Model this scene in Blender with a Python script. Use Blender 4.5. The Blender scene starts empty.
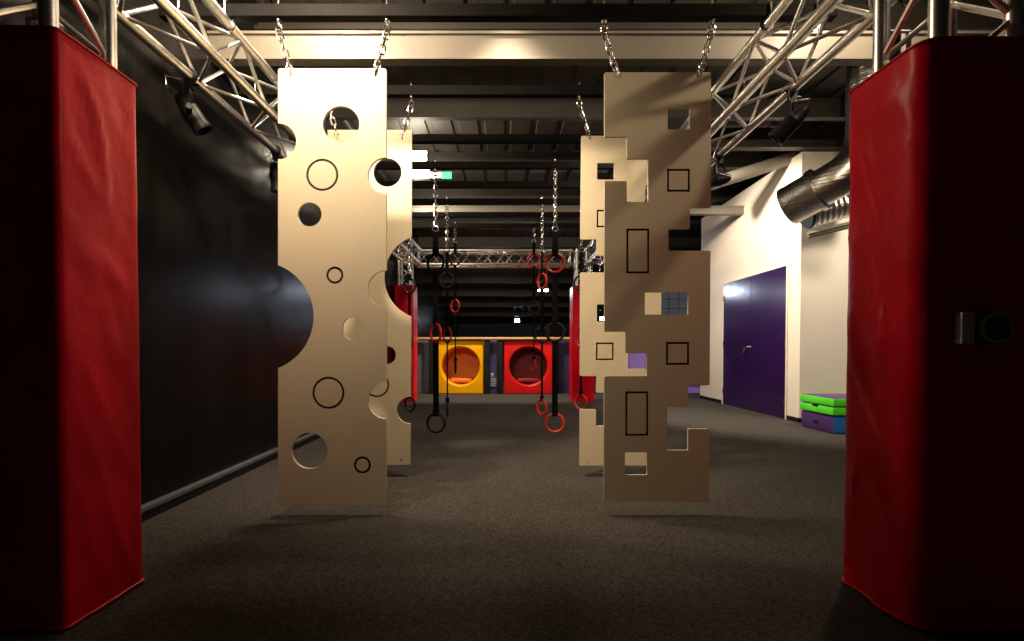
import bpy, bmesh, math, random
from mathutils import Vector, Matrix, noise
random.seed(7)
SC = bpy.context.scene
COL = SC.collection
PI = math.pi
# ------------------------------------------------------------------ camera
F = 500.0; PITCH = math.radians(1.1); PX, PY = 505.0, 359.6; CH = 0.95
cd = bpy.data.cameras.new('camera'); cam = bpy.data.objects.new('camera', cd); COL.objects.link(cam)
cd.sensor_fit = 'HORIZONTAL'; cd.sensor_width = 36; cd.lens = 36 * F / 1024
cd.shift_x = (512 - PX) / 1024; cd.shift_y = (PY - 320.5) / 1024
cd.clip_start = 0.02; cd.clip_end = 100
cam.location = (0, 0, CH); cam.rotation_euler = (PI / 2 - PITCH, 0, 0)
SC.camera = cam

def W(px, py, D):
    """point at depth D (world y) seen at pixel px, py"""
    u = px - PX; v = PY - py
    k = D / (F * math.cos(PITCH) + v * math.sin(PITCH))
    return Vector((k * u, D, CH + k * (-F * math.sin(PITCH) + v * math.cos(PITCH))))

# ------------------------------------------------------------------ materials
def mat(name, col, rough=0.5, metal=0.0, bump=None, emis=None, estr=0.0, var=None, spec=0.5, coat=0.0):
    m = bpy.data.materials.new(name); m.use_nodes = True
    nt = m.node_tree; b = nt.nodes['Principled BSDF']
    b.inputs['Base Color'].default_value = (*col, 1)
    b.inputs['Roughness'].default_value = rough
    b.inputs['Metallic'].default_value = metal
    b.inputs['Specular IOR Level'].default_value = spec
    b.inputs['Coat Weight'].default_value = coat
    if emis:
        b.inputs['Emission Color'].default_value = (*emis, 1); b.inputs['Emission Strength'].default_value = estr
    if bump or var:
        tc = nt.nodes.new('ShaderNodeTexCoord')
    if var:   # (scale, amount[, stretch])
        n = nt.nodes.new('ShaderNodeTexNoise'); n.inputs['Scale'].default_value = var[0]; n.inputs['Detail'].default_value = 5
        mp = nt.nodes.new('ShaderNodeMapping'); nt.links.new(tc.outputs['Object'], mp.inputs['Vector'])
        if len(var) > 2: mp.inputs['Scale'].default_value = var[2]
        nt.links.new(mp.outputs['Vector'], n.inputs['Vector'])
        r = nt.nodes.new('ShaderNodeValToRGB')
        r.color_ramp.elements[0].position = 0.3; r.color_ramp.elements[1].position = 0.7
        a = var[1]
        r.color_ramp.elements[0].color = (*[c * (1 - a) for c in col], 1)
        r.color_ramp.elements[1].color = (*[min(1, c * (1 + a)) for c in col], 1)
        nt.links.new(n.outputs['Fac'], r.inputs['Fac']); nt.links.new(r.outputs['Color'], b.inputs['Base Color'])
    if bump:  # (scale, strength, distance[, stretch])
        n2 = nt.nodes.new('ShaderNodeTexNoise'); n2.inputs['Scale'].default_value = bump[0]; n2.inputs['Detail'].default_value = 4
        mp2 = nt.nodes.new('ShaderNodeMapping'); nt.links.new(tc.outputs['Object'], mp2.inputs['Vector'])
        if len(bump) > 3: mp2.inputs['Scale'].default_value = bump[3]
        nt.links.new(mp2.outputs['Vector'], n2.inputs['Vector'])
        bp = nt.nodes.new('ShaderNodeBump'); bp.inputs['Strength'].default_value = bump[1]; bp.inputs['Distance'].default_value = bump[2]
        nt.links.new(n2.outputs['Fac'], bp.inputs['Height']); nt.links.new(bp.outputs['Normal'], b.inputs['Normal'])
    return m

M = dict(
    carpet=mat('carpet', (0.068, 0.060, 0.053), 0.95, bump=(190, 0.8, 0.01), var=(95, 0.55), spec=0.1),
    black_wall=mat('black_wall', (0.0085, 0.0078, 0.0070), 0.23, bump=(9, 0.05, 0.02, (1, 1.6, 0.12)), var=(3, 0.25, (1, 2, .3)), spec=0.11),
    white_wall=mat('white_wall', (0.80, 0.72, 0.60), 0.6, bump=(60, 0.05, 0.005), var=(2, 0.03)),
    dark_wall=mat('dark_wall', (0.030, 0.032, 0.045), 0.5, var=(3, 0.2)),
    navy=mat('navy_vinyl', (0.035, 0.03, 0.10), 0.4, var=(4, 0.2)),
    deck=mat('steel_deck', (0.050, 0.043, 0.034), 0.6, metal=0.0, var=(2, 0.25)),
    purlin=mat('purlin_steel', (0.032, 0.027, 0.021), 0.55, metal=0.0, var=(3, 0.2)),
    cream=mat('cream_paint', (0.16, 0.143, 0.115), 0.5, var=(3, 0.05)),
    alu=mat('aluminium', (0.82, 0.80, 0.77), 0.34, metal=1.0, bump=(70, 0.06, 0.003), var=(25, 0.12)),
    zinc=mat('zinc_steel', (0.80, 0.78, 0.74), 0.22, metal=1.0, var=(90, 0.1)),
    duct=mat('galvanised_duct', (0.66, 0.64, 0.60), 0.27, metal=1.0, bump=(6, .5, .01, (.3, .3, 14)), var=(14, 0.15)),
    black_beam=mat('black_steel', (0.006, 0.0055, 0.005), 0.6, var=(12, 0.2), spec=.08),
    black=mat('black_plastic', (0.008, 0.008, 0.009), 0.45, var=(20, 0.2), spec=.3),
    strap=mat('black_webbing', (0.005, 0.005, 0.006), 0.8, bump=(300, 0.3, 0.002), var=(80, 0.2), spec=.1),
    red_vinyl=mat('red_vinyl', (0.68, 0.003, 0.022), 0.36, bump=(7, 0.35, 0.02), var=(3, 0.10), spec=.14),
    shaded_red=mat('red_vinyl_shaded', (0.25, 0.004, 0.01), 0.45, var=(5, .1)),  # darker copy of the red, shade inside the crawl hole put into the colour
    red_foam=mat('red_foam', (0.66, 0.008, 0.008), 0.4, var=(5, 0.1), spec=.25),
    red_plastic=mat('red_plastic', (0.70, 0.030, 0.015), 0.35, var=(20, 0.08)),
    yellow=mat('yellow_vinyl', (0.95, 0.45, 0.0), 0.45, var=(5, 0.05), spec=.15),
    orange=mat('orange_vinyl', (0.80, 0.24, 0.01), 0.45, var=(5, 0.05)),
    panel=mat('beige_panel', (0.65, 0.565, 0.395), 0.42, bump=(120, 0.05, 0.002), var=(160, 0.04)),
    groove=mat('groove_black', (0.01, 0.008, 0.006), 0.7, var=(60, 0.1)),
    purple=mat('purple_paint', (0.022, 0.006, 0.055), 0.20, bump=(16, 0.10, 0.01, (1, 1, 0.08)), var=(6, 0.1)),
    purple_vinyl=mat('purple_vinyl', (0.060, 0.025, 0.13), 0.4, var=(6, 0.1)),
    lilac=mat('lilac_vinyl', (0.33, 0.20, 0.72), 0.45, var=(6, 0.05)),
    green=mat('green_vinyl', (0.10, 0.72, 0.03), 0.4, bump=(12, 0.3, 0.01), var=(6, 0.08)),
    blue=mat('blue_vinyl', (0.02, 0.16, 0.50), 0.4, bump=(12, 0.2, 0.01), var=(6, 0.08)),
    tan=mat('tan_wood', (0.55, 0.33, 0.14), 0.5, var=(6, 0.15, (1, 8, 8))),
    skirt=mat('skirting_grey', (0.12, 0.125, 0.145), 0.4, var=(6, 0.1)),
    white_plastic=mat('white_plastic', (0.75, 0.75, 0.72), 0.4, var=(10, 0.04)),
    paper=mat('paper_white', (0.7, 0.7, 0.75), 0.6, var=(10, 0.04)),
    dark_green=mat('green_plastic', (0.01, 0.10, 0.03), 0.3, var=(10, 0.1)),
    lime=mat('pale_green_plastic', (0.45, 0.65, 0.40), 0.3, var=(10, 0.1)),
    glass=mat('window_pane', (0.05, 0.055, 0.07), 0.15, emis=(0.20, 0.205, 0.23), estr=0.24, var=(2, 0.2)),
    led_cool=mat('led_cool', (1, 1, 1), 0.5, emis=(0.75, 0.85, 1.0), estr=40),
    led_warm=mat('led_warm', (1, 1, 1), 0.5, emis=(1.0, 0.85, 0.6), estr=45),
    exit=mat('exit_green', (0.05, 0.5, 0.2), 0.5, emis=(0.05, 0.8, 0.25), estr=1.1),
    exit_white=mat('exit_white', (0.8, 0.8, 0.8), 0.5, emis=(1.0, 0.95, 0.8), estr=1.2),
    lens=mat('lamp_lens', (0.05, 0.05, 0.06), 0.08, var=(10, 0.1)),
)

# ------------------------------------------------------------------ mesh builder
OFF = {}
class MB:
    def __init__(s): s.v = []; s.f = []; s.mi = []
    def add(s, vs, fs, mi=0):
        b = len(s.v); s.v += [Vector(v) for v in vs]; s.f += [tuple(b + i for i in f) for f in fs]; s.mi += [mi] * len(fs); return s
    def box(s, a, b, mi=0, rot=None, bev=0):
        x0, y0, z0 = [min(a[i], b[i]) for i in range(3)]; x1, y1, z1 = [max(a[i], b[i]) for i in range(3)]
        if bev > 0:
            bm = bmesh.new(); bmesh.ops.create_cube(bm, size=1)
            for v in bm.verts: v.co = Vector(((x0 + x1) / 2 + v.co.x * (x1 - x0), (y0 + y1) / 2 + v.co.y * (y1 - y0), (z0 + z1) / 2 + v.co.z * (z1 - z0)))
            bmesh.ops.bevel(bm, geom=bm.edges[:], offset=bev, segments=2, profile=0.5, affect='EDGES')
            vs = [v.co.copy() for v in bm.verts]; fs = [tuple(v.index for v in f.verts) for f in bm.faces]; bm.free()
        else:
            vs = [Vector(p) for p in ((x0,y0,z0),(x1,y0,z0),(x1,y1,z0),(x0,y1,z0),(x0,y0,z1),(x1,y0,z1),(x1,y1,z1),(x0,y1,z1))]
            fs = [(0,3,2,1),(4,5,6,7),(0,1,5,4),(1,2,6,5),(2,3,7,6),(3,0,4,7)]
        if rot is not None:
            c = Vector(((x0+x1)/2, (y0+y1)/2, (z0+z1)/2)); vs = [c + rot @ (v - c) for v in vs]
        return s.add(vs, fs, mi)
    def tube(s, pts, r, n=12, mi=0, closed=False, cap=True, up=None):
        pts = [Vector(p) for p in pts]; N = len(pts)
        rs = r if isinstance(r, (list, tuple)) else [r] * N
        vs = []; prev = None
        for i, p in enumerate(pts):
            if closed: t = pts[(i + 1) % N] - pts[i - 1]
            else: t = pts[min(i + 1, N - 1)] - pts[max(i - 1, 0)]
            t.normalize()
            if prev is None:
                a = Vector(up) if up else (Vector((0, 0, 1)) if abs(t.z) < 0.9 else Vector((1, 0, 0)))
            else: a = prev
            a = (a - t * a.dot(t)).normalized(); prev = a; bb = t.cross(a)
            for k in range(n):
                th = 2 * PI * k / n; vs.append(p + (a * math.cos(th) + bb * math.sin(th)) * rs[i])
        fs = []
        for i in range(N if closed else N - 1):
            j = (i + 1) % N
            for k in range(n):
                k2 = (k + 1) % n; fs.append((i*n+k, i*n+k2, j*n+k2, j*n+k))
        if cap and not closed:
            fs.append(tuple(reversed(range(n)))); fs.append(tuple((N-1)*n + k for k in range(n)))
        return s.add(vs, fs, mi)
    def lathe(s, c, axis, prof, n=24, mi=0):
        """prof: list of (distance along axis, radius)"""
        c = Vector(c); ax = Vector(axis).normalized()
        a = Vector((0, 0, 1)) if abs(ax.z) < 0.9 else Vector((1, 0, 0))
        a = (a - ax * a.dot(ax)).normalized(); b = ax.cross(a); vs = []
        for d, r in prof:
            for k in range(n):
                th = 2*PI*k/n; vs.append(c + ax*d + (a*math.cos(th) + b*math.sin(th))*max(r, 1e-4))
        fs = []
        for i in range(len(prof)-1):
            for k in range(n):
                k2 = (k+1) % n; fs.append((i*n+k, i*n+k2, (i+1)*n+k2, (i+1)*n+k))
        return s.add(vs, fs, mi)
    def torus(s, c, R, r, axis=(0,1,0), n=32, m=10, sx=1.0, mi=0):
        c = Vector(c); ax = Vector(axis).normalized()
        a = Vector((0,0,1)) if abs(ax.z) < 0.9 else Vector((1,0,0))
        a = (a - ax*a.dot(ax)).normalized(); b = ax.cross(a)
        return s.tube([c + a*math.cos(2*PI*k/n)*R + b*math.sin(2*PI*k/n)*R*sx for k in range(n)], r, m, mi, closed=True)
    def bounds(s):
        lo = Vector([min(v[i] for v in s.v) for i in range(3)]); hi = Vector([max(v[i] for v in s.v) for i in range(3)]); return lo, hi
    def build(s, name, mats, parent=None, smooth=True):
        me = bpy.data.meshes.new(name)
        if parent is not None: off = OFF[parent.name]
        else:
            lo, hi = s.bounds(); off = Vector(((lo.x+hi.x)/2, (lo.y+hi.y)/2, lo.z))
        me.from_pydata([v - off for v in s.v], [], s.f)
        if not isinstance(mats, (list, tuple)): mats = [mats]
        for m in mats: me.materials.append(m)
        me.polygons.foreach_set('material_index', s.mi)
        bm = bmesh.new(); bm.from_mesh(me); bmesh.ops.recalc_face_normals(bm, faces=bm.faces[:]); bm.to_mesh(me); bm.free()
        if smooth:
            me.polygons.foreach_set('use_smooth', [True]*len(me.polygons)); me.set_sharp_from_angle(angle=math.radians(35))
        o = bpy.data.objects.new(name, me); COL.objects.link(o)
        if parent is not None: o.parent = parent
        else: o.location = off
        OFF[o.name] = off
        return o
def tag(o, label=None, cat=None, group=None, kind=None):
    if label: o['label'] = label
    if cat: o['category'] = cat
    if group: o['group'] = group
    if kind: o['kind'] = kind
    return o
def thing(name, loc, label, cat, group=None):
    o = bpy.data.objects.new(name, None); COL.objects.link(o); o.location = loc; o.empty_display_size = 0.1
    OFF[o.name] = Vector(loc); return tag(o, label, cat, group)
def dup(root, loc, label, rot=None, group=None):
    def cp(o, parent):
        c = o.copy(); COL.objects.link(c)
        if parent is not None: c.parent = parent; c.matrix_parent_inverse = o.matrix_parent_inverse
        for ch in KIDS.get(o.name, []): cp(ch, c)
        return c
    r = cp(root, None); r.location = loc; r['label'] = label
    if group: r['group'] = group
    if rot is not None: r.rotation_euler = rot
    return r
KIDS = {}
def index_kids():
    KIDS.clear()
    for o in COL.objects:
        if o.parent is not None: KIDS.setdefault(o.parent.name, []).append(o)
def struct(mb, name, m, label=None, smooth=False):
    o = mb.build(name, m, None, smooth); o['kind'] = 'structure'
    if label: o['label'] = label
    return o

# ------------------------------------------------------------------ the room
XL, XR = -2.05, 3.85
ZC = 3.82; YB = -3.0; YF = 22.0; XFR = 7.0
struct(MB().box((XL-0.2, YB-.2, -0.1), (XFR+.2, YF+.2, 0)), 'floor', M['carpet'], 'dark speckled grey-brown carpet floor')
struct(MB().box((XL-0.2, YB, 0), (XL, YF, 5.0)), 'wall_left', M['black_wall'], 'glossy black painted wall on the left')
b = MB(); b.box((XL, YB, 0), (XL+.05, YF, .055), 0); b.box((XL, YB, .055), (XL+.055, YF, .075), 1)
struct(b, 'baseboard_left', [M['black'], M['skirt']], 'black skirting with grey top edge along the black wall')
# white room block on the right with the door (x = XR, y 6.53 .. 9.85)
ZW = 3.52; Y0, Y1 = 6.53, 9.85
struct(MB().box((XR, Y0, 0), (XR+.15, Y1, ZW)), 'wall_right', M['white_wall'], 'white side wall that holds the purple door')
struct(MB().box((XR+.15, Y0, 0), (6.0, Y0+.15, ZW)), 'wall_corner', M['white_wall'], 'white wall facing the camera beside the stacked mats')
struct(MB().box((XR+.15, Y1-.15, 0), (XFR, Y1, ZW)), 'wall_recess', M['dark_wall'])
struct(MB().box((6.0, YB, 0), (6.2, Y0+.15, 5.0)), 'wall_side', M['dark_wall'])
struct(MB().box((XFR, Y1-.15, 0), (XFR+.2, YF, 5.0)), 'wall_far_side', M['dark_wall'])
struct(MB().box((XL-.2, YF, 0), (XFR+.2, YF+.2, 5.0)), 'wall_back', M['dark_wall'], 'far navy wall behind the play frame')
struct(MB().box((XL-.2, YB-.2, 0), (XFR+.2, YB, 5.0)), 'wall_front', M['dark_wall'])
b = MB(); b.box((XR-.012, Y0-.012, 0), (XR, 6.80, .06)); b.box((XR-.012, 8.82, 0), (XR, Y1, .06)); b.box((XR-.012, Y0-.012, 0), (6.0, Y0, .06))
struct(b, 'baseboard_right', M['black'], 'black skirting at the foot of the white wall')
# roof: corrugated steel deck, ribs running away from the camera; slopes down beyond y = 10.6
def deck_z(y): return ZC if y <= 10.6 else ZC - (y-10.6)*(ZC-2.12)/(YF-10.6)
b = MB(); xs = []; x = XL - .2; k = 0
prof = []
while x < XFR + .2:
    prof += [(x, 0), (x+.235, 0), (x+.25, .022), (x+.32, .022)]; x += .333
vs = []; ys = [YB, 0, 2, 4, 5, 6, 8, 10.6, 14, 18, YF+.1]
for y in ys:
    for (px_, dz) in prof: vs.append((px_, y, deck_z(y) + dz))
n = len(prof); fs = [(i*n+j, i*n+j+1, (i+1)*n+j+1, (i+1)*n+j) for i in range(len(ys)-1) for j in range(n-1)]
b.add(vs, fs)
base = len(b.v)
b.add([(v[0], v[1], v[2]+.08) for v in vs], fs)
struct(b, 'ceiling', M['deck'], 'corrugated steel roof deck overhead')
# purlins (z-section) under the deck
def purlin(y, x0=XL, x1=XFR, h=.25, w=.07):
    zt = deck_z(y); b = MB()
    b.box((x0, y, zt-h), (x1, y+.012, zt)); b.box((x0, y-w, zt-h), (x1, y, zt-h+.012)); b.box((x0, y-w, zt-h+.012), (x1, y-w+.01, zt-h+.03)); b.box((x0, y+.012, zt-.012), (x1, y+w, zt)); return b
for i, y in enumerate((4.2, 5.75, 7.3, 8.85, 10.4, 11.9, 13.4, 14.9, 16.4, 17.9, 19.4)):
    struct(purlin(y), 'trim_%d' % (i+1), M['purlin'], 'steel roof purlin')
# painted main beams
def ibeam(y, z0, z1, x0, x1, fl=.10, flt=.018):
    b = MB(); b.box((x0, y+.0, z0+flt), (x1, y+.02, z1-flt)); b.box((x0, y-.02, z0), (x1, y+fl, z0+flt)); b.box((x0, y-.02, z1-flt), (x1, y+fl, z1)); return b
struct(ibeam(3.5, 2.955, 3.145, XL, 6.0, .07), 'trim_12', M['cream'], 'cream painted steel roof beam crossing above the boards')
struct(ibeam(8.1, .95+2.19, .95+2.32, XL, XR+.2), 'trim_13', M['cream'], 'cream painted steel roof beam further back')
struct(ibeam(6.40, ZW, ZW+.24, 2.6, 6.0, .10), 'trim_14', M['purlin'], 'grey steel beam over the white wall corner')
# slanting tubular rafter brace meeting the white wall
p0 = W(705, 186, 7.0); p1 = W(786, 160, 6.85)
struct(MB().tube([p0, p1 + (p1-p0)*0.1], .085, 16), 'trim_15', M['cream'], 'pale tubular roof brace running to the white wall', True)
# far-off dark girders just above the first beam level
# ------------------------------------------------------------------ door
root = bpy.data.objects.new('door_1', None); COL.objects.link(root); root.location = (XR, 7.81, 0); OFF['door_1'] = Vector((XR, 7.81, 0))
root['kind'] = 'structure'; root['label'] = 'purple double door in the white wall'
DH = 2.10
b = MB(); b.box((XR-.02, 6.80, 0), (XR, 6.83, DH+.03)); b.box((XR-.02, 8.79, 0), (XR, 8.83, DH+.03)); b.box((XR-.02, 6.83, DH), (XR, 8.79, DH+.03))
b.build('door_frame', M['white_wall'], root, False)
for (a, c) in ((6.833, 7.808), (7.812, 8.787)):
    leaf = MB().box((XR-.016, a, .01), (XR-.001, c, DH), bev=.003).build('door_leaf', M['purple'], root, False)
    for hz in (.25, 1.05, 1.85):
        yy = a + .012 if a < 7 else c - .012
        MB().tube([(XR-.022, yy, hz-.05), (XR-.022, yy, hz+.05)], .008, 8).build('hinge', M['zinc'], leaf)
    if a > 7.5:
        hb = MB(); hb.lathe((XR-.016, 7.88, 1.0), (-1, 0, 0), [(0, 0), (0, .026), (.012, .026), (.012, 0)], 20)
        hb.tube([(XR-.02, 7.88, 1.0), (XR-.06, 7.88, 1.0), (XR-.065, 7.89, .985), (XR-.065, 7.93, .94), (XR-.06, 7.96, .90)], .010, 8)
        hb.build('door_handle', M['zinc'], leaf)
# far window seen through the board slot
root = bpy.data.objects.new('window_1', None); COL.objects.link(root); root.location = (4.3, 13.0, 1.9); OFF['window_1'] = Vector((4.3, 13.0, 1.9))
root['kind'] = 'structure'; root['label'] = 'grey window with thin bars on the far right wall'
struct(MB().box((3.1, 13.1, 0), (XFR, 13.25, 2.9)), 'wall_far', M['dark_wall'])
x0, x1, z0, z1 = 3.75, 5.05, 1.55, 2.75
b = MB(); b.box((x0, 13.06, z0), (x1, 13.09, z1)); b.build('window_pane', M['glass'], root, False)
b = MB(); t = .03
b.box((x0-t, 13.03, z0-t), (x0, 13.1, z1+t)); b.box((x1, 13.03, z0-t), (x1+t, 13.1, z1+t)); b.box((x0, 13.03, z0-t), (x1, 13.1, z0)); b.box((x0, 13.03, z1), (x1, 13.1, z1+t))
for i in range(1, 5): xx = x0 + (x1-x0)*i/5; b.box((xx-.006, 13.05, z0), (xx+.006, 13.06, z1))
for i in range(1, 5): zz = z0 + (z1-z0)*i/5; b.box((x0, 13.05, zz-.006), (x1, 13.06, zz+.006))
b.build('window_frame', M['skirt'], root, False)

# ------------------------------------------------------------------ truss rig
ZB, ZT = CH+1.581, CH+1.837
CR = .028; BR = .011
def truss(root, A, B, s1, s2, panels, off0=.06, chordname='chord'):
    """square truss from A to B; corners at A, A+s1, A+s1+s2, A+s2"""
    A, B, s1, s2 = map(Vector, (A, B, s1, s2)); d = (B-A); L = d.length; t = d/L
    cs = [Vector((0,0,0)), s1, s1+s2, s2]
    for c in cs:
        m = MB().tube([A+c, B+c], CR, 16)
        for q in (.0, 1.0):
            e = A+c+d*q; sg = 1 if q == 0 else -1
            m.tube([e + t*sg*.005, e + t*sg*.09], CR+.005, 16)
        m.build(chordname, M['alu'], root)
    for i in range(4):
        c0, c1 = cs[i], cs[(i+1) % 4]; w = (c1-c0).normalized()*CR*.6
        st = (L-2*off0)/panels
        for k in range(panels):
            a = A + t*(off0+k*st); e = A + t*(off0+(k+1)*st)
            p, q = (c0, c1) if (k+i) % 2 == 0 else (c1, c0)
            MB().tube([a+p, e+q], BR, 8).build('brace', M['alu'], root)
        for k, tt in enumerate((off0*.8, L-off0*.8)):
            MB().tube([A+t*tt+c0, A+t*tt+c1], BR, 8).build('brace', M['alu'], root)
# towers ------------------------------------------------------------
XLi, XLo, XRi, XRo = -1.56, -1.82, 1.48, 1.74
YN0, YN1 = 1.73, 1.99
YT0, YT1 = 9.25, 9.51
def tower(x0, x1, y0, y1, label):
    r = thing('truss_tower', ((x0+x1)/2, (y0+y1)/2, 0), label, 'truss', 'upright truss towers')
    truss(r, (x0, y0, .012), (x0, y0, ZT+.03), (x1-x0, 0, 0), (0, y1-y0, 0), 12)
    MB().box((min(x0,x1)-.05, y0-.05, 0), (max(x0,x1)+.05, y1+.05, .012)).build('base_plate', M['alu'], r, False)
    return r
tower(XLi, XLo, YN0, YN1, 'silver truss tower inside the near left red pad')
tower(XRi, XRo, YN0, YN1, 'silver truss tower inside the near right red pad')
tower(-1.76, -1.96, YT0, YT1, 'silver truss tower rising from the far left red pad')
tower(1.32, 1.56, YT0, YT1, 'silver truss tower rising from the far right red pad')
# overhead runs -------------------------------------------------------
def run(x0, x1, y0, y1, n, label):
    r = thing('overhead_truss', ((x0+x1)/2, (y0+y1)/2, ZB), label, 'truss', 'overhead box trusses')
    truss(r, (x0, y0, ZB), (x0, y1, ZB), (x1-x0, 0, 0), (0, 0, ZT-ZB), n)
ym = 5.5
run(XLi, XLo, YN1+.035, ym, 11, 'near overhead box truss along the black wall, carrying two spotlights')
run(XLi, XLo, ym+.002, YT0-.035, 12, 'far overhead box truss along the black wall, behind the round-holed boards')
run(XRi, XRo, YN1+.035, ym, 11, 'near overhead box truss on the right side, in front of the white wall')
run(XRi, XRo, ym+.002, YT0-.035, 12, 'far overhead box truss on the right side, hidden mostly by the square-cut boards')
r = thing('overhead_truss', (0, (YT0+YT1)/2, ZB), 'overhead box truss spanning between the two far towers', 'truss', 'overhead box trusses')
truss(r, (XLi-.10, YT0, ZB), (XRi-.23, YT0, ZB), (0, YT1-YT0, 0), (0, 0, ZT-ZB), 14)

# ------------------------------------------------------------------ padded covers
def pad(x0, x1, y0, y1, h, label, seed, rc=.03, wr=.012, group='red padded tower covers'):
    """hollow padded sleeve: outer skin wrinkled, rounded corners, open top"""
    def ring(x0, x1, y0, y1, rc, z, amp):
        pts = []
        for cx, cy, a0 in ((x1-rc, y0+rc, -PI/2), (x1-rc, y1-rc, 0), (x0+rc, y1-rc, PI/2), (x0+rc, y0+rc, PI)):
            for k in range(5):
                a = a0 + k*PI/8; pts.append((cx+rc*math.cos(a), cy+rc*math.sin(a)))
        out = []
        m = len(pts)
        for i in range(m):
            p, q = pts[i], pts[(i+1) % m]; L = math.hypot(q[0]-p[0], q[1]-p[1]); ns = max(1, int(L/.02))
            for j in range(ns): out.append((p[0]+(q[0]-p[0])*j/ns, p[1]+(q[1]-p[1])*j/ns))
        cx, cy = (x0+x1)/2, (y0+y1)/2; res = []
        for (x, y) in out:
            if amp:
                P = Vector((x*3.0, y*3.0, z*2.0 + (y-y0)*(3.0 if x1 < 0 else -3.0) + seed))
                d = (noise.noise(P)*1.0 + (1-abs(noise.noise(P*1.6+Vector((4, 1, 7)))*2.2))**3*.9 + noise.noise(P*4.1)*.25 - .3) * amp
                d += .006*math.sin(PI*min(1, max(0, z/h)))
                d *= min(1, .15+(h-z)/.15)*min(1, .12 + min(math.hypot(x-X_, y-Y_) for X_ in (x0, x1) for Y_ in (y0, y1))/.11)
                vx, vy = x-cx, y-cy; l = math.hypot(vx, vy); x += vx/l*d; y += vy/l*d
            res.append(Vector((x, y, z + (0 if not amp else .006*noise.noise(Vector((x*4, y*4, seed)))*(1 if z > .1 else 0)))))
        return res
    nz = int(h/.03); b = MB(); rows = [ring(x0, x1, y0, y1, rc, .004 + (h-.004)*i/nz, wr) for i in range(nz+1)]
    t = .045
    rows.append(ring(x0+.012, x1-.012, y0+.012, y1-.012, rc*.9, h+.008, 0)) if False else None
    n = len(rows[0]); vs = [v for r_ in rows if r_ for v in r_]; nr = len([r_ for r_ in rows if r_])
    fs = [(i*n+j, i*n+(j+1) % n, (i+1)*n+(j+1) % n, (i+1)*n+j) for i in range(nr-1) for j in range(n)]
    # inner skin by scaling towards the centre
    cx, cy = (x0+x1)/2, (y0+y1)/2; sx = (x1-x0-2*t)/(x1-x0); sy = (y1-y0-2*t)/(y1-y0)
    inner = [[Vector((cx+(v.x-cx)*sx, cy+(v.y-cy)*sy, v.z)) for v in rows[k]] for k in (nr-1, 0)]
    base = len(vs); vs += inner[0] + inner[1]; top = (nr-1)*n
    for j in range(n):
        j2 = (j+1) % n
        fs.append((top+j, top+j2, base+j2, base+j)); fs.append((base+j, base+j2, base+n+j2, base+n+j)); fs.append((base+n+j, base+n+j2, j2, j))
    b.add(vs, fs)
    r = thing('tower_pad', (cx, cy, 0), label, 'safety pad', group)
    b.build('padded_cover', M['red_vinyl'], r)
    # piping seam round top and bottom edges and a stitched seam at the corner
    for z in (h+.001, .012):
        rr = ring(x0-.002, x1+.002, y0-.002, y1+.002, rc, z if z < 1 else h, wr); MB().tube([v + Vector((0, 0, z-(h if z > 1 else z))) for v in rr], .005, 6, closed=True).build('piping', M['red_foam'], r)
    return r
PADH = 2.012
pad(-1.94, -1.479, 1.665, 2.035, PADH, 'red vinyl padded cover round the near left truss tower', 3.1, .02, .009)
pad(1.377, 1.87, 1.665, 2.055, PADH-.035, 'red vinyl padded cover round the near right truss tower', 8.7, .06, .013)
pad(-2.022, -1.68, 9.15, 9.62, 2.13, 'red vinyl padded cover round the far left truss tower', 5.2, .03, .006)
pad(1.24, 1.64, 9.15, 9.62, 2.12, 'red vinyl padded cover round the far right truss tower', 1.2, .03, .006)

# ------------------------------------------------------------------ black cross beams
BZ0 = ZT + CR + .002
def cross_beam(y, label, w=.06, h=.070):
    r = thing('cross_beam', (0, y, BZ0), label, 'beam', 'black beams across the trusses')
    MB().box((XLo-.12, y-w/2, BZ0), (XRo+.12, y+w/2, BZ0+h), bev=.004).build('box_section', M['black_beam'], r, False)
    for x in (XLo, XLi, XRi, XRo):
        c = MB(); c.torus((x, y, ZT), .034, .006, (0, 1, 0), 20, 6); c.tube([(x, y-.04, ZT+.02), (x, y-.04, BZ0+h+.02)], .006, 8); c.tube([(x, y-.04, BZ0+h+.004), (x, y-.04, BZ0+h+.014)], .012, 6)
        c.build('clamp', M['zinc'], r)
    return r
D1, D2 = 2.86, 3.72
BEAMS = [(D1, 'black beam nearest the camera, carrying the two front boards'), (D2, 'black beam carrying the two rear boards'),
         (4.55, 'black beam with nothing hung on it, just behind the boards'), (5.2, 'black beam carrying the nearest pair of ring straps'),
         (5.8, 'bare black beam between the first and second rows of rings'), (6.45, 'black beam carrying the second row of four ring straps'),
         (7.08, 'bare black beam between the second and last rows of rings'), (7.7, 'black beam furthest back, carrying the last pair of ring straps')]
for y, l in BEAMS: cross_beam(y, l)

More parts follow.
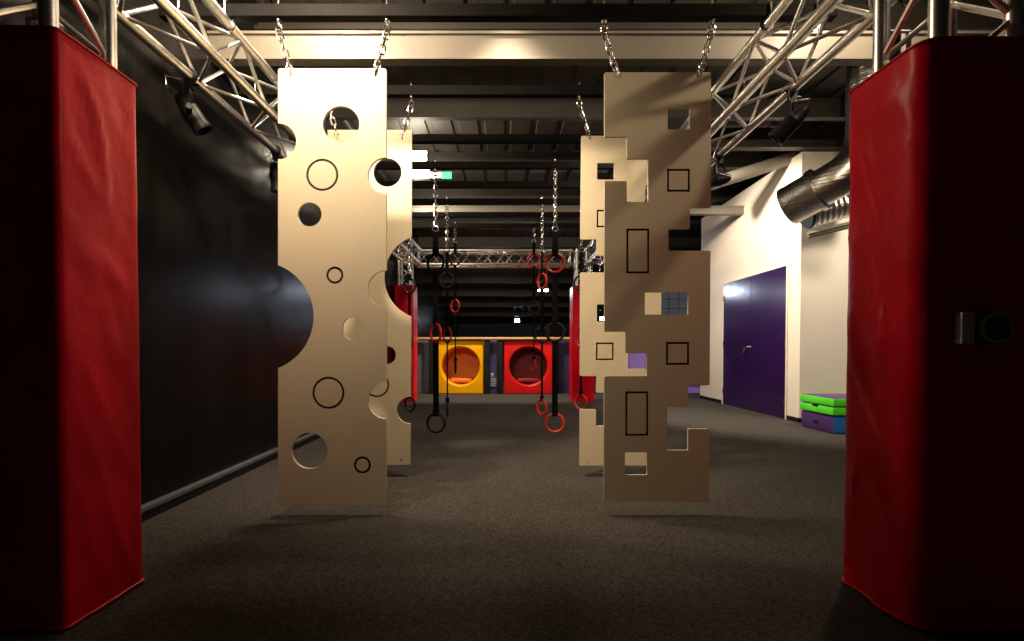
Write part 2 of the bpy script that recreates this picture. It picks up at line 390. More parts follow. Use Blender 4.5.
# ------------------------------------------------------------------ boards
def arc(cx, cy, r, a0, a1, n): return [(cx+r*math.cos(a0+(a1-a0)*i/n), cy+r*math.sin(a0+(a1-a0)*i/n)) for i in range(n+1)]
def circle(cx, cy, r, n=64): return arc(cx, cy, r, 0, 2*PI, n)[:-1]
def round_poly(pts, r, n=4):
    out = []; N = len(pts)
    for i in range(N):
        p0, p1, p2 = Vector(pts[i-1]), Vector(pts[i]), Vector(pts[(i+1) % N])
        a = (p0-p1); c = (p2-p1); rr = min(r, a.length*.45, c.length*.45)
        A = p1+a.normalized()*rr; C = p1+c.normalized()*rr
        for k in range(n+1):
            t = k/n; q = A*(1-t)**2 + p1*2*t*(1-t) + C*t*t; out.append((q.x, q.y))
    return out
def flat_mesh(loops, thick):
    cu = bpy.data.curves.new('tmp', 'CURVE'); cu.dimensions = '2D'; cu.fill_mode = 'BOTH'; cu.extrude = thick/2
    for lp in loops:
        sp = cu.splines.new('POLY'); sp.points.add(len(lp)-1)
        for i, (x, y) in enumerate(lp): sp.points[i].co = (x, y, 0, 1)
        sp.use_cyclic_u = True
    o = bpy.data.objects.new('tmp', cu); COL.objects.link(o)
    dg = bpy.context.evaluated_depsgraph_get(); me = bpy.data.meshes.new_from_object(o.evaluated_get(dg))
    vs = [v.co.copy() for v in me.vertices]; fs = [(tuple(p.vertices), p.normal.copy()) for p in me.polygons]
    bpy.data.objects.remove(o); bpy.data.curves.remove(cu); bpy.data.meshes.remove(me)
    return vs, fs
TH = .019; CAP = .004
def board_mesh(name, outer, holes, grooves):
    """outer / holes: loops in metres (x right, y up); grooves: (outer loop, inner loop). Front faces -y. grooves cut in both faces"""
    b = MB()
    core = TH - 2*CAP
    vs, fs = flat_mesh([outer] + holes, core)
    b.add([(v.x, -v.z, v.y) for v in vs], [])
    for f, nrm in fs: b.f.append(f); b.mi.append(1 if abs(nrm.z) > .5 else 0)
    gl = [l for g in grooves for l in g]
    vs, fs = flat_mesh([outer] + holes + gl, CAP)
    for s in (-1, 1):
        o0 = len(b.v); b.v += [Vector((v.x, -v.z + s*(core/2+CAP/2), v.y)) for v in vs]
        for f, nrm in fs: b.f.append(tuple(o0+i for i in f)); b.mi.append(0)
    me = bpy.data.meshes.new(name); me.from_pydata(b.v, [], b.f); me.materials.append(M['panel']); me.materials.append(M['groove'])
    me.polygons.foreach_set('material_index', b.mi)
    bm = bmesh.new(); bm.from_mesh(me); bmesh.ops.remove_doubles(bm, verts=bm.verts[:], dist=1e-6); bmesh.ops.recalc_face_normals(bm, faces=bm.faces[:]); bm.to_mesh(me); bm.free()
    me.polygons.foreach_set('use_smooth', [True]*len(me.polygons)); me.set_sharp_from_angle(angle=math.radians(30))
    return me
def place(me, name, loc, label, rot=(0,0,0), group=None):
    o = bpy.data.objects.new(name, me); COL.objects.link(o); o.location = loc; o.rotation_euler = rot
    return tag(o, label, 'climbing board', group)
# pixel -> board-local metres
def mk_local(cx, cy, D):
    c = W(cx, cy, D)
    def f(p): w = W(p[0], p[1], D); return (w.x-c.x, w.z-c.z)
    return c, f
# cheese board
xL, xR, yT, yB = 278.8, 386.7, 69.3, 504.3
def notch_right(cy, r, cx):  # entering from the bottom going up? returns points on right edge going down the picture
    h = math.sqrt(r*r-(xR-cx)**2); a = math.atan2(-h, xR-cx); b_ = math.atan2(h, xR-cx)
    # from top intersection round the left to the bottom one
    return arc(cx, cy, r, a, b_-2*PI, 32)
def notch_left(cy, r, cx):   # going up the picture on the left edge: from bottom intersection to the top one, via the right
    h = math.sqrt(r*r-(xL-cx)**2); a = math.atan2(h, xL-cx); b_ = math.atan2(-h, xL-cx)
    return arc(cx, cy, r, a, b_, 40)
rc = 2.5
outer = arc(xL+rc, yT+rc, rc, PI, 1.5*PI, 4) + arc(xR-rc, yT+rc, rc, -.5*PI, 0, 4)
outer += notch_right(176.3, 18.2, 386.5) + notch_right(289, 18.4, 386.6) + notch_right(400.4, 18.4, 386.6)
outer += arc(xR-1, yB-1, 1, 0, .5*PI, 3) + arc(xL+1, yB-1, 1, .5*PI, PI, 3)
outer += notch_left(316.7, 54.8, 259.4) + notch_left(142, 18, 278.9)
c, f = mk_local((xL+xR)/2, (yT+yB)/2, D1)
holes = [circle(341.6, 125, 18.2), circle(310.2, 214.8, 11.9), circle(355, 328.4, 12.2), circle(310, 450.4, 18),
         circle(291.4, 75.2, 1.5, 12), circle(374.9, 75.7, 1.5, 12), circle(290.7, 498.6, 1.2, 12), circle(373.5, 498.6, 1.2, 12)]
gr = [(322.9, 175.4, 14.9), (335.4, 275.4, 7.4), (329, 392.7, 14.9), (362.8, 464.6, 7.4)]
gw = 1.15
cheese = board_mesh('round_holed_board', [f(p) for p in outer], [[f(p) for p in h] for h in holes],
                    [([f(p) for p in circle(x, y, r+gw)], [f(p) for p in circle(x, y, r-gw)]) for x, y, r in gr])
place(cheese, 'climbing_board', c, 'beige hanging board with round holes and bites, front left, brightest of the four', (0,0,0), 'round-holed boards')
cL1 = c
c = W(369.9, 300, D2)
place(cheese, 'climbing_board', c, 'beige hanging board with round holes, standing half behind the front left board', (0, PI, 0), 'round-holed boards')
cL2 = c
# castle board
xL2, xR2, yT2, yB2 = 604.3, 710.3, 73.2, 501.4
poly = [(604.3,73.2),(710.3,73.2),(710.3,208),(689.3,208),(689.3,229.2),(667.9,229.2),(667.9,251),(709.8,251),(709.0,385.4),(687.6,385.4),(687.6,407),(666.6,407),(666.6,450),
        (687.6,450),(687.6,428.7),(708.5,428.7),(708.3,501.4),(603.6,501.4),(604,376),(646.6,376),(646.6,353.2),(625.6,353.2),(625.6,331.8),(604.3,331.8),(604.3,181.6),(626.4,181.6),
        (626.4,202.3),(647.7,202.3),(647.7,159.2),(626.6,159.2),(626.6,137.3),(604.3,137.3)]
def rect(a, b_, c_, d): return [(a, b_), (c_, b_), (c_, d), (a, d)]
D1b = D1
c, f = mk_local(657.2, 287.3, D1b)
holes = [round_poly(rect(667.2,108.4,689.4,130.2), 1.2), round_poly(rect(644.4,292.4,687.8,314.7), 1.2), round_poly(rect(624.5,452,647,474.7), 1.5),
         circle(617.5,76.5,1.4,12), circle(699,76.5,1.4,12), circle(614.5,498,1.2,12), circle(696.5,498,1.2,12)]
grs = [(667.6,170.5,688.3,191.2), (627,230,647.8,272.6), (666.6,343,687.5,363.8), (626,392.3,646.8,434.5)]
gl = []
for a, b_, c_, d in grs:
    gl.append(([f(p) for p in rect(a-1.05, b_-1.05, c_+1.05, d+1.05)], [f(p) for p in rect(a+1.05, b_+1.05, c_-1.05, d-1.05)]))
castle = board_mesh('square_cut_board', [f(p) for p in round_poly(poly, 1.5, 3)], [[f(p) for p in h] for h in holes], gl)
place(castle, 'climbing_board', c, 'brown hanging board with square cut-outs, front right', (0,0,0), 'square-cut boards')
cR1 = c
c = W(620.3, 300.5, D2)
place(castle, 'climbing_board', c, 'pale beige hanging board with square cut-outs, half behind the front right board', (0,0,PI), 'square-cut boards')
cR2 = c

# ------------------------------------------------------------------ chains
def stadium(L, w, n=6):
    r = w/2; h = L/2-r
    return [(r*math.cos(t), h+r*math.sin(t)) for t in [PI*i/n for i in range(n+1)]] + [(r*math.cos(t), -h+r*math.sin(t)) for t in [PI+PI*i/n for i in range(n+1)]]
def add_link(b, c, d, side, L=.056, w=.032, r=.0052, m=6):
    c, d, side = Vector(c), Vector(d).normalized(), Vector(side); side = (side-d*side.dot(d)).normalized()
    b.tube([c + side*x + d*y for x, y in stadium(L, w)], r, m, closed=True)
def eye_bolt(x, y, root, zt, h=.070):
    b = MB(); b.tube([(x, y, zt-.035), (x, y, zt+h+.035)], .006, 8); b.torus((x, y, zt-.05), .018, .005, (0, 1, .25), 18, 6)
    b.tube([(x, y, zt+h+.001), (x, y, zt+h+.012)], .013, 6); b.tube([(x, y, zt-.012), (x, y, zt-.001)], .016, 12); b.build('eye_bolt', M['zinc'], root)
def chain(p_top, p_bot, label, npitch=None, extra=None):
    """p_top: point on the beam underside; p_bot: board hole"""
    p_top = Vector(p_top); p_bot = Vector(p_bot)
    r = thing('hanging_chain', p_bot, label, 'chain', 'chains holding the boards')
    eye_bolt(p_top.x, p_top.y, r, p_top.z)
    a = p_top + Vector((0, 0, -.066)); d = p_bot - a; L = d.length; n = max(3, round(L/.047)); st = L/n; dn = d.normalized()
    for i in range(n):
        ang = (PI/2)*(i % 2) + .35
        side = Vector((math.cos(ang), math.sin(ang), 0))
        b = MB(); add_link(b, a + dn*(st*(i+.5)), dn, side, st+.013); b.build('chain_link', M['zinc'], r)
    # shackle through the board hole
    b = MB(); y = p_bot.y
    b.tube([p_bot + Vector((0, -.016, .012)), p_bot + Vector((0, -.018, -.004)), p_bot + Vector((0, 0, -.006)), p_bot + Vector((0, .018, -.004)), p_bot + Vector((0, .016, .03)), p_bot + Vector((0, 0, .04)), p_bot + Vector((0, -.014, .03))], .0036, 6, closed=True)
    b.build('shackle', M['zinc'], r)
for (tx, bx, by, D, l) in ((278.6, 291.4, 75.2, D1, 'left chain of the front board with round holes'), (387.3, 374.9, 75.7, D1, 'right chain of the front board with round holes'),
                        (604, 617.5, 76.5, D1, 'left chain of the front board with square cut-outs'), (712, 699, 76.5, D1, 'right chain of the front board with square cut-outs'),
                        (328.5, 338, 137.6, D2, 'left chain of the rear board with round holes, seen through the top hole'), (411.3, 402, 137.6, D2, 'right chain of the rear board with round holes'),
                        (579.5, 589.2, 137, D2, 'left chain of the rear board with square cut-outs'), (662.5, 653, 137, D2, 'right chain of the rear board with square cut-outs, mostly hidden')):
    tp = W(tx, 25 if D == D1 else 98, D); tp.z = BZ0; bt = W(bx, by, D)
    chain(tp, bt, 'galvanised ' + l)

# ------------------------------------------------------------------ ring straps
def ring_strap(px_, D, bot_chain_y, rings, label, sw=.045):
    """rings: list of (pixel y, colour key, turn angle)"""
    x = (px_-PX)*D/F
    tz = BZ0
    r = thing('ring_strap', (x, D, tz), label, 'gym rings', 'hanging ring straps')
    eye_bolt(x, D, r, tz)
    zc = W(px_, bot_chain_y, D).z
    a = tz-.066; n = max(2, round((a-zc)/.046)); st = (a-zc)/n
    for i in range(n):
        b = MB(); ang = PI/2*(i % 2)+.3; add_link(b, (x, D, a-st*(i+.5)), (0, 0, -1), (math.cos(ang), math.sin(ang), 0), st+.013, m=5); b.build('chain_link', M['zinc'], r)
    b = MB(); b.torus((x, D, zc-.03), .03, .005, (0, 1, .1), 18, 6); b.tube([(x-.02, D, zc-.052), (x+.02, D, zc-.052)], .007, 8); b.build('carabiner', M['zinc'], r)
    prev = zc-.05
    for (py, colr, ang) in rings:
        z = W(px_, py, D).z; R = .094; rr = .0135
        ztop = z+R
        ca, sa = math.cos(ang), math.sin(ang)
        # strap drops to the ring, loops round the top of it
        rot = Matrix.Rotation(ang, 3, 'Z')
        s = MB(); s.box((x-sw/2, D-.005, ztop+.028), (x+sw/2, D+.005, prev), rot=rot, bev=.002)
        s.box((x-sw/2, D-rr-.006, ztop-rr-.008), (x+sw/2, D-rr-.002, ztop+.034), rot=None); s.box((x-sw/2, D+rr+.002, ztop-rr-.008), (x+sw/2, D+rr+.006, ztop+.034)); s.box((x-sw/2, D-rr-.006, ztop-rr-.009), (x+sw/2, D+rr+.006, ztop-rr-.004))
        s.box((x-sw*.55, D-rr-.008, ztop+.024), (x+sw*.55, D+rr+.008, ztop+.05))
        s.build('strap', M['strap'], r, False)
        MB().torus((x, D, z), R, rr, (sa, ca, 0), 36, 10).build('ring', M[colr], r)
        # lower loop where the next strap starts
        prev = z-R+rr+.004
    return r
RD, BK = 'red_plastic', 'black'
ring_strap(554.9, 5.2, 226, [(263, RD, .15), (332, BK, .1), (423, RD, .1)], 'nearest right ring strap, red rings top and bottom and black in the middle', .06)
ring_strap(435.9, 5.2, 226, [(263, BK, .4), (333, RD, .85), (423, BK, .15)], 'nearest left ring strap, black rings top and bottom and red in the middle', .06)
ring_strap(542, 6.45, 248, [(281, RD, 1.0), (335, BK, .3), (407, RD, .95)], 'second-row ring strap right of centre, bottom red ring turned aside')
ring_strap(447.3, 6.45, 248, [(280, BK, .2), (335, RD, .9), (409, BK, 1.45)], 'second-row ring strap left of centre, bottom black ring edge-on')
ring_strap(533.8, 7.7, 239, [(260, RD, .2), (307, BK, .5), (366, RD, 1.3)], 'last-row right ring strap, its low red ring in front of the red crawl block')
ring_strap(455.4, 7.7, 239, [(259, BK, .3), (306, RD, .75), (367, BK, 1.4)], 'last-row left ring strap, its low black ring in front of the yellow crawl block')
ring_strap(409.6, 6.45, 270, [(286, BK, .5), (340, RD, 1.0), (404, BK, .7)], 'outer left ring strap glimpsed past the rear round-holed board')
ring_strap(581, 6.45, 248, [(283, BK, .5), (339, RD, 1.1), (402, RD, .8)], 'outer right ring strap glimpsed past the rear square-cut board')

# ------------------------------------------------------------------ spotlights on the trusses
def spotlight(p, tilt, label, L=.22, R=.05, up=0):
    """p: point on the chord; tilt: direction the can points"""
    p = Vector(p); d = Vector(tilt).normalized()
    r = thing('stage_spotlight', p, label, 'spotlight', 'black spotlights clamped on the trusses')
    b = MB(); b.torus(p, .036, .008, (0, 1, 0), 20, 8); b.box(p+Vector((-.02, -.02, -.075)), p+Vector((.02, .02, -.032))); b.tube([p+Vector((0, 0, -.05)), p+Vector((.05, 0, -.05))], .007, 8); b.build('clamp', M['black'], r)
    c = p + Vector((0, 0, -.20)); s = d.cross(Vector((0, 0, 1)))
    s = s.normalized() if s.length > .1 else Vector((1, 0, 0))
    b = MB(); top = p+Vector((0, 0, -.08)); q = R+.014
    b.tube([c+s*q, c+s*q+Vector((0, 0, .09)), top+s*.02, top-s*.02, c-s*q+Vector((0, 0, .09)), c-s*q], .006, 6); b.build('yoke', M['black'], r)
    b = MB(); b.lathe(c-d*L*.45, d, [(0, .0), (0, R*.55), (.03, R*.8), (.07, R*.85), (.08, R), (L-.03, R), (L-.03, R*1.1), (L, R*1.1), (L, R*.92), (L-.04, R*.9)], 24)
    can = b.build('lamp_can', M['black'], r)
    MB().lathe(c-d*L*.45, d, [(L-.038, 0), (L-.036, R*.5), (L-.04, R*.9)], 24).build('lens', M['lens'], can)
    for sg in (1, -1): MB().lathe(c+s*q*sg, s*sg, [(0, 0), (0, .016), (.012, .016), (.012, 0)], 10).build('knob', M['black'], r)
    e = c-d*L*.45
    MB().tube([e, e-d*.06+Vector((-.03, 0, .0)), e+Vector((-.085, .02, .05)), e+Vector((-.09, .02, .12)), p+Vector((-.05, 0, -.02)), p+Vector((-.03, .02, .03)), p+Vector((0, .05, .035))], .005, 6).build('cable', M['zinc'], r)
    return r
spotlight((XLo, 2.92, ZB), (.50, .25, -.85), 'black spotlight under the left truss, in front of the black wall')
spotlight((XLo, 4.0, ZB), (.1, .1, -1), 'black spotlight under the left truss, half hidden by the left edge of the front board')
spotlight((XRo, 3.06, ZB), (-.5, .35, -.55), 'black spotlight under the right truss, tilted to the left')
spotlight((XRo, 4.08, ZB), (-.3, .6, .1), 'black spotlight on the right truss, just beside the edge of the front right board', .2, .05)
spotlight((XRo+.0, 1.99, ZB-.02), (.3, .3, -.5), 'dark spotlight behind the near right tower above the red pad', .2, .05) if False else None
def power_box(c, label):
    c = Vector(c); r = thing('power_box', c, label, 'power box', 'small black boxes behind the towers')
    MB().box(c+Vector((-.05, -.03, -.07)), c+Vector((.05, .03, .07)), bev=.01).build('housing', M['black'], r, False)
    MB().tube([c+Vector((.02, 0, .07)), c+Vector((.05, .0, .16)), c+Vector((.0, .02, .26)), c+Vector((-.04, .0, .40)), c+Vector((-.02, 0, .6))], .006, 6).build('cable', M['black'], r)
    b = MB(); b.box(c+Vector((-.01, -.045, -.04)), c+Vector((.01, -.03, .04))); b.build('switch', M['zinc'], r, False)
power_box((1.65, 2.14, CH+1.27), 'small black box with a cable behind the near right tower')
power_box((XLi-.13, 1.86, CH+1.14), 'small black box with a cable between the tubes of the near left tower')

# button box on the right pad front
c = W(985, 328, 1.626)
r = thing('push_button_box', c + Vector((0, 0, -.055)), 'small white box with a green round button on the dark front of the right pad', 'button')
MB().box(c+Vector((-.075, 0, -.052)), c+Vector((-.03, .03, .052)), bev=.005).build('housing', M['white_plastic'], r, False)
MB().box(c+Vector((-.03, -.002, -.052)), c+Vector((.062, .03, .052)), bev=.005).build('face_plate', M['dark_green'], r, False)
b = MB(); b.lathe(c+Vector((.03, -.002, 0)), (0, -1, 0), [(0, .05), (.012, .05), (.012, .044), (.004, .042), (.004, 0)], 32); b.build('button_rim', M['lime'], r)
MB().lathe(c+Vector((.03, -.004, 0)), (0, -1, 0), [(0, .040), (.018, .036), (.024, .02), (.026, 0)], 32).build('button', M['dark_green'], r)

# ------------------------------------------------------------------ ducts
def ribbed_tube(b, pts, r, pitch=.035, amp=.004, n=32):
    P = [Vector(p) for p in pts]; out = [P[0]]
    # resample
    seg = []
    for a, c in zip(P[:-1], P[1:]):
        L = (c-a).length; k = max(1, int(L/(pitch/3)))
        for i in range(k): seg.append(a+(c-a)*i/k)
    seg.append(P[-1]); rs = [r + (amp if i % 3 == 0 else 0) for i in range(len(seg))]
    b.tube(seg, rs, n, cap=False)
def bez(p0, p1, p2, p3, n=14): 
    p0, p1, p2, p3 = map(Vector, (p0, p1, p2, p3)); return [p0*(1-t)**3+p1*3*t*(1-t)**2+p2*3*t*t*(1-t)+p3*t**3 for t in [i/n for i in range(n+1)]]
e0 = W(789, 206, 5.55); e1 = W(834, 181, 5.2); ax = (e1-e0).normalized()
r = thing('spiral_duct', e0 - Vector((0, 0, .22)), 'shiny spiral steel duct elbow hanging in front of the white wall corner', 'duct')
b = MB(); ribbed_tube(b, [e0, e0+ax*.32], .212, .03, .0012, 40); b.build('duct_mouth', M['duct'], r)
b = MB(); b.lathe(e0, ax, [(-.012, .195), (-.014, .215), (.02, .217), (.02, .205)], 40); b.lathe(e0+ax*.30, ax, [(-.02, .21), (-.02, .232), (.03, .235), (.03, .19)], 40); b.build('flange', M['duct'], r)
pe = e0+ax*.31
path = bez(pe, pe+ax*.30, (3.66, 5.08, pe.z+.18), (3.66, 5.08, pe.z+.6)) + [Vector((3.66, 5.08, ZC-.02))]
b = MB(); ribbed_tube(b, path, .195, .12, .002, 40); b.build('duct_riser', M['duct'], r)
e2 = W(806, 214, 6.1); e3 = W(870, 196, 6.0)
r = thing('flexible_duct', e2 - Vector((0, 0, .2)), 'ribbed flexible duct behind the steel duct elbow', 'duct')
b = MB(); ribbed_tube(b, [e2, e3], .17, .06, .014); b.build('hose', M['duct'], r)
b = MB(); b.lathe(e2, (e3-e2), [(-.01, 0), (-.01, .16), (-.01, .18), (.02, .185), (.02, .17)], 32); b.build('end_collar', M['black'], r)
a0 = W(808, 234.5, 6.1); a1 = W(880, 217, 5.85)
rt = (a1-a0).normalized(); b = MB()
b.tube([a0, a1], .035, 4); b.tube([a0+Vector((0, 0, -.03)), a1+Vector((0, 0, -.03))], .02, 4)
tag(b.build('duct_bracket', M['cream'], None, False), 'pale steel bracket arm under the flexible duct', 'bracket')

# ------------------------------------------------------------------ mats in the corner
mx0, my0, my1 = 3.70, 5.62, 6.22
def folded(z0, h, layers, m_side, m_top, x0, y0, x1, y1, label, m_front=None):
    r = thing('foam_mat', ((x0+x1)/2, (y0+y1)/2, z0), label, 'mat', 'foam mats in the corner')
    t = h/layers
    for i in range(layers):
        b = MB(); b.box((x0+.006*(i % 2), y0, z0+t*i+.003), (x1, y1, z0+t*(i+1)-.001), bev=.018)
        o = b.build('mat_fold', [m_side, m_top, m_front or m_side], r)
        for p in o.data.polygons:
            if p.normal.z > .7 or p.normal.z < -.7: p.material_index = 1
            elif p.normal.y < -.7: p.material_index = 2
    b = MB(); b.box(((x0-.004), (y0+y1)/2-.05, z0+h*.40), (x0+.004, (y0+y1)/2+.05, z0+h*.55)); b.build('handle', M['black'], r, False)
folded(0, .205, 1, M['purple_vinyl'], M['purple_vinyl'], 3.70, 5.62, 4.9, 6.24, 'purple and blue foam mat on the floor under the green mat', M['blue'])
folded(.207, .20, 2, M['green'], M['purple_vinyl'], 3.68, 5.60, 4.88, 6.24, 'folded bright green foam mat lying on top of the purple mat')

# ------------------------------------------------------------------ far soft play frame
YP = 10.8
def crawl(x0, x1, h, m, mi, label, hc=None):
    """padded block with a round crawl hole"""
    cx = (x0+x1)/2; r = thing('crawl_block', (cx, YP+.35, 0), label, 'soft play block', 'soft play crawl blocks')
    R = .41; cz = hc; n = 48; dpt = .7; b = MB(); vs = []; fs = []
    def edge(th):
        c_, s_ = math.cos(th), math.sin(th); ts = []
        if c_ > 1e-6: ts.append((x1-cx)/c_)
        if c_ < -1e-6: ts.append((x0-cx)/c_)
        if s_ > 1e-6: ts.append((h-cz)/s_)
        if s_ < -1e-6: ts.append((0.0-cz)/s_)
        t = min(ts); return (cx+c_*t, cz+s_*t)
    angs = sorted([2*PI*k/n for k in range(n)] + [math.atan2(zz-cz, xx-cx) % (2*PI) for xx in (x0, x1) for zz in (0, h)])
    n = len(angs)
    for th in angs: e = edge(th); vs.append((e[0], YP+.02, e[1]))
    for th in angs: e = edge(th); vs.append((cx+(e[0]-cx)*.97, YP, cz+(e[1]-cz)*.97))
    for th in angs: vs.append((cx+(R+.03)*math.cos(th), YP, cz+(R+.03)*math.sin(th)))
    for th in angs: vs.append((cx+R*math.cos(th), YP+.03, cz+R*math.sin(th)))
    for th in angs: e = edge(th); vs.append((e[0], YP+dpt, e[1]))
    for k in range(n):
        k2 = (k+1) % n
        for a, c_ in ((0, 1), (1, 2), (2, 3), (4, 0)): fs.append((a*n+k, a*n+k2, c_*n+k2, c_*n+k))
    b.add(vs, fs); b.build('block', m, r)
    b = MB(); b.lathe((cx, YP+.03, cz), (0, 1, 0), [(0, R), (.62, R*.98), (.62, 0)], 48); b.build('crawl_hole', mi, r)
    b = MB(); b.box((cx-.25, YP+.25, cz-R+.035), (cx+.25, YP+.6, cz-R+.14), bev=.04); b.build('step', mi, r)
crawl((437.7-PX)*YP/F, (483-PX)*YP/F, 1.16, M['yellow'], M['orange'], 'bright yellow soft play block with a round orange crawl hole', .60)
crawl((504-PX)*YP/F, (553-PX)*YP/F, 1.16, M['red_foam'], M['shaded_red'], 'bright red soft play block with a round crawl hole in shade-darkened red', .60)
r = thing('handrail', (-.1, YP-.03, 1.17), 'tan wooden rail along the top of the soft play frame', 'rail')
MB().box((-1.93, YP-.06, 1.175), (1.7, YP+.04, 1.225), bev=.01).build('rail', M['tan'], r, False)
MB().box((-1.93, YP-.045, 1.163), (1.7, YP+.03, 1.174)).build('lower_strip', M['black'], r, False)
def post(px0, px1, label):
    x0, x1 = (px0-PX)*YP/F, (px1-PX)*YP/F
    b = MB(); b.box((x0, YP-.03, 0), (x1, YP+.08, 1.162), bev=.012); b.box((x0-.02, YP-.04, 0), (x1+.02, YP+.09, .02))
    tag(b.build('padded_post', M['black'], None, False), label, 'post', 'black posts of the play frame')
post(429.2, 436.4, 'black padded post left of the yellow crawl block'); post(484.2, 490, 'black padded post right of the yellow crawl block')
post(497, 502.8, 'black padded post left of the red crawl block'); post(554.2, 558.2, 'black padded post right of the red crawl block')
def panel(px0, px1, m, label, h=1.16):
    x0, x1 = (px0-PX)*YP/F, (px1-PX)*YP/F; b = MB(); b.box((x0+.003, YP+.1, 0), (x1-.003, YP+.16, h), bev=.01)
    return tag(b.build('infill_panel', M[m] if isinstance(m, str) else m, None, False), label, 'panel', 'infill panels of the play frame')
panel(410, 429.5, 'skirt', 'grey infill panel between the left red pad and the yellow block')
panel(483.6, 503.2, 'navy', 'narrow navy infill panel between the yellow and red blocks')
panel(553.5, 590, 'navy', 'wide navy infill panel right of the red block')
# notice with white print
c = Vector(((493.5-PX)*YP/F, YP+.085, .0)); r = thing('notice_sheet', (c.x, c.y, .16), 'small notice with white lines of print between the crawl blocks', 'notice')
z0, z1 = W(493, 387, YP).z, W(493, 373, YP).z
MB().box((c.x-.07, YP+.085, z0), (c.x+.07, YP+.092, z1)).build('backing', M['navy'], r, False)
b = MB()
for i, (zz, w, hh) in enumerate(((.93, .03, .035), (.78, .03, .015), (.62, .06, .012), (.52, .055, .012), (.40, .06, .018), (.24, .058, .014), (.14, .04, .012), (.05, .055, .012))):
    z = z0+(z1-z0)*zz; xx = c.x-.06
    while xx < c.x-.06+w*2: ww = random.uniform(.006, .022); b.box((xx, YP+.081, z-hh/2), (min(xx+ww, c.x+.062), YP+.0845, z+hh/2)); xx += ww+.006
b.build('print', M['paper'], r, False)
# lilac soft shape & low block further right
b = MB(); p = [W(632, 368.5, 11.2), W(644, 368.5, 11.2), W(649, 352, 11.2), W(629, 352, 11.2)]
vs = []; zlo = 0
q = [Vector((p[0].x, 11.2, 0)), Vector((p[1].x-.1, 11.2, 0)), Vector((p[2].x, 11.2, p[2].z)), Vector((p[3].x, 11.2, p[3].z))]
vs = q + [v+Vector((0, .6, 0)) for v in q]; b.add(vs, [(0,1,2,3),(7,6,5,4),(0,4,5,1),(1,5,6,2),(2,6,7,3),(3,7,4,0)])
tag(b.build('soft_wedge', M['lilac'], None, False), 'lilac foam wedge seen through the gap in the square-cut boards', 'soft play block')
b = MB(); b.box((3.75, 10.9, 0), (4.6, 11.5, .12), bev=.02)
tag(b.build('floor_mat', M['lilac'], None, False), 'pale mat on the floor past the far end of the white wall', 'mat')

# ------------------------------------------------------------------ lights: fixtures + lamps
def lamp(kind, name, loc, col, power, size=.1, target=None, angle=None, blend=.5):
    l = bpy.data.lights.new(name, kind); l.energy = power; l.color = col
    if kind == 'AREA': l.shape = 'SQUARE'; l.size = size
    else: l.shadow_soft_size = size
    if kind == 'SPOT': l.spot_size = math.radians(angle); l.spot_blend = blend
    o = bpy.data.objects.new(name, l); COL.objects.link(o); o.location = loc
    if target is not None:
        d = Vector(target)-Vector(loc); o.rotation_euler = d.to_track_quat('-Z', 'Y').to_euler()
    return o
WARM = (1.0, .79, .56); WARM2 = (1.0, .86, .68); COOL = (.72, .82, 1.0)
def flood(c, m, label, w=.26, h=.09, tilt=0, stem=None):
    c = Vector(c); r = thing('flood_light', c, label, 'ceiling light', 'flood lights under the roof')
    MB().box(c+Vector((-w/2, -.07, -h/2)), c+Vector((w/2, .07, h/2)), bev=.012).build('housing', M['black'], r, False)
    MB().box(c+Vector((-w/2+.01, -.085, -h/2-.006)), c+Vector((w/2-.01, -.072, h*.34))).build('diffuser', m, r, False)
    zt = deck_z(c.y)-.02 if stem is None else stem
    b = MB(); b.tube([c+Vector((-w*.35, 0, h/2)), Vector((c.x-w*.35, c.y, zt))], .008, 8); b.tube([c+Vector((w*.35, 0, h/2)), Vector((c.x+w*.35, c.y, zt))], .008, 8); b.build('bracket', M['zinc'], r)
def wp(px, py, D): return W(px, py, D)
c = wp(417, 157, 6.75); flood(c, M['led_warm'], 'glowing flood light peeping past the rear round-holed board, upper one', .3, .14); lamp('POINT', 'flood_lamp', c+Vector((0, 0, -.16)), WARM2, 50, .1)
c = wp(417, 174, 7.55); flood(c, M['led_warm'], 'glowing flood light peeping past the rear round-holed board, lower one beside the green sign', .42, .16); lamp('POINT', 'flood_lamp', c+Vector((0, 0, -.2)), WARM2, 50, .1)
c = wp(543, 290.5, 12.0); flood(c, M['led_cool'], 'cool white light bar glowing beyond the ring straps', .26, .05); lamp('SPOT', 'led_lamp', c+Vector((-.16, -.1, -.02)), COOL, 20, .08, (-2.05, 6, 1.4), 120, .6)
c = wp(596, 291, 12.0); flood(c, M['led_cool'], 'cool white light bar hidden from the camera behind the rear square-cut board', .26, .05); lamp('SPOT', 'led_lamp', c+Vector((.16, -.1, -.02)), COOL, 40, .08, (3.85, 8.4, 1.6), 120, .6)
c = wp(517, 320.5, 20.0); flood(c, M['led_cool'], 'small bright lamp glowing at the far end of the hall', .22, .12); lamp('POINT', 'led_lamp', c+Vector((0, -.15, .03)), COOL, 10, .06)
c = wp(602, 318.5, 20.0); flood(c, M['led_cool'], 'small bright lamp seen through a slot of the rear square-cut board', .22, .12); lamp('POINT', 'led_lamp', c+Vector((0, -.15, .03)), COOL, 8, .06)
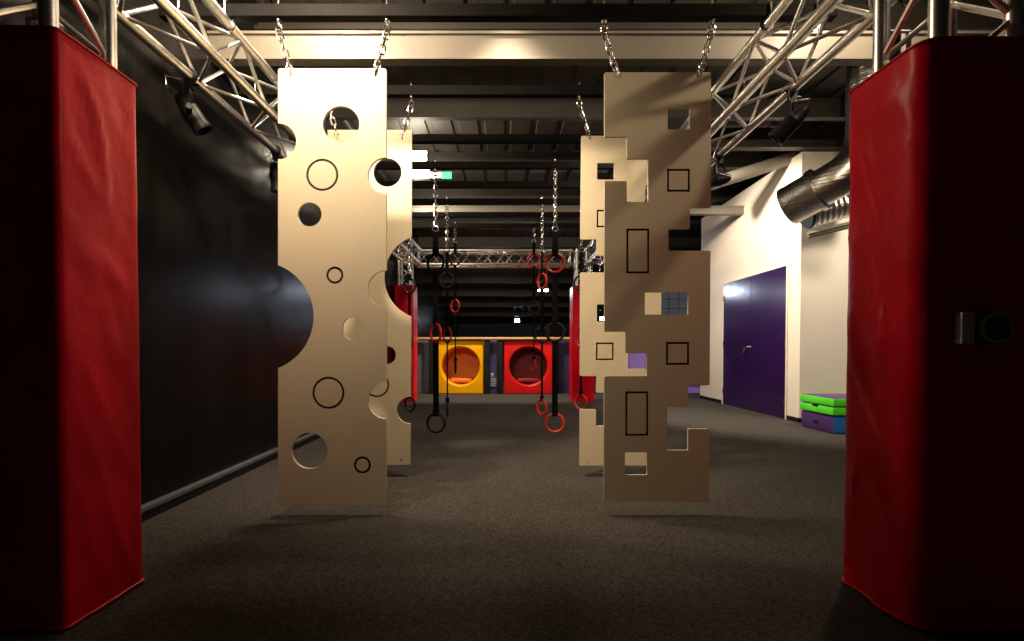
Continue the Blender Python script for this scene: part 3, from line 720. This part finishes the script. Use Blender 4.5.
# exit sign
c = wp(440, 175, 7.4); r = thing('exit_sign', c, 'thin lit sign with a green end beside the flood light', 'sign')
MB().box(c+Vector((-.22, -.02, -.035)), c+Vector((.02, .02, .035))).build('light_strip', M['exit_white'], r, False)
MB().box(c+Vector((.02, -.02, -.05)), c+Vector((.17, .02, .04))).build('green_panel', M['exit'], r, False)
MB().tube([c+Vector((0, 0, .035)), Vector((c.x, c.y, deck_z(c.y)))], .006, 8).build('bracket', M['zinc'], r)

# key lamps above the frame, with added fill lights among them
lamp('SPOT', 'key_left', (-1.22, 1.86, 3.25), WARM, 405, .06, (-1.0, 3.6, 2.45), 121, 1.0)
lamp('SPOT', 'key_between', (-1.05, 3.10, 3.35), WARM, 60, .06, (-.8, 3.72, .8), 80, .8)
lamp('POINT', 'roof_lamp_left', (-1.20, 3.05, 3.32), WARM, 90, .035)
lamp('POINT', 'roof_lamp_right', (2.25, 3.02, 3.36), WARM, 70, .05)
lamp('SPOT', 'back_boards_fill', (.0, 3.12, 3.45), WARM, 270, .08, (.15, 3.75, .5), 76, 1.0)  # unseen spot added to light the rear boards evenly
lamp('SPOT', 'key_right', (2.35, 1.95, 3.3), WARM, 55, .03, (1.3, 3.6, 2.6), 140, .5)
lamp('SPOT', 'wall_wash', (1.9, 6.40, 3.35), WARM2, 620, .08, (3.85, 7.3, 1.4), 103, .45)
lamp('SPOT', 'recess_fill', (4.7, 4.5, 3.4), WARM2, 300, .3, (4.5, 6.5, 1.5), 80, .8)  # added fill, no fixture, brightens the wall facing the camera
lamp('SPOT', 'mid_fill', (-.1, 9.75, 3.3), WARM2, 520, .12, (-.2, 10.9, .75), 110, .6)
lamp('POINT', 'hall_fill', (-.4, 13.2, 2.3), WARM2, 16, .1)  # unseen light added to lift the dark far ceiling
lamp('SPOT', 'mid_floor', (1.2, 4.8, 3.6), WARM2, 100, .4, (1.6, 6.5, .4), 120, .9)

w = bpy.data.worlds.new('world'); SC.world = w; w.use_nodes = True
w.node_tree.nodes['Background'].inputs['Color'].default_value = (.03, .028, .026, 1); w.node_tree.nodes['Background'].inputs['Strength'].default_value = .05
SC.view_settings.view_transform = 'Standard'; SC.view_settings.look = 'None'; SC.view_settings.exposure = 0; SC.view_settings.gamma = 1
SC.view_settings.use_curve_mapping = False
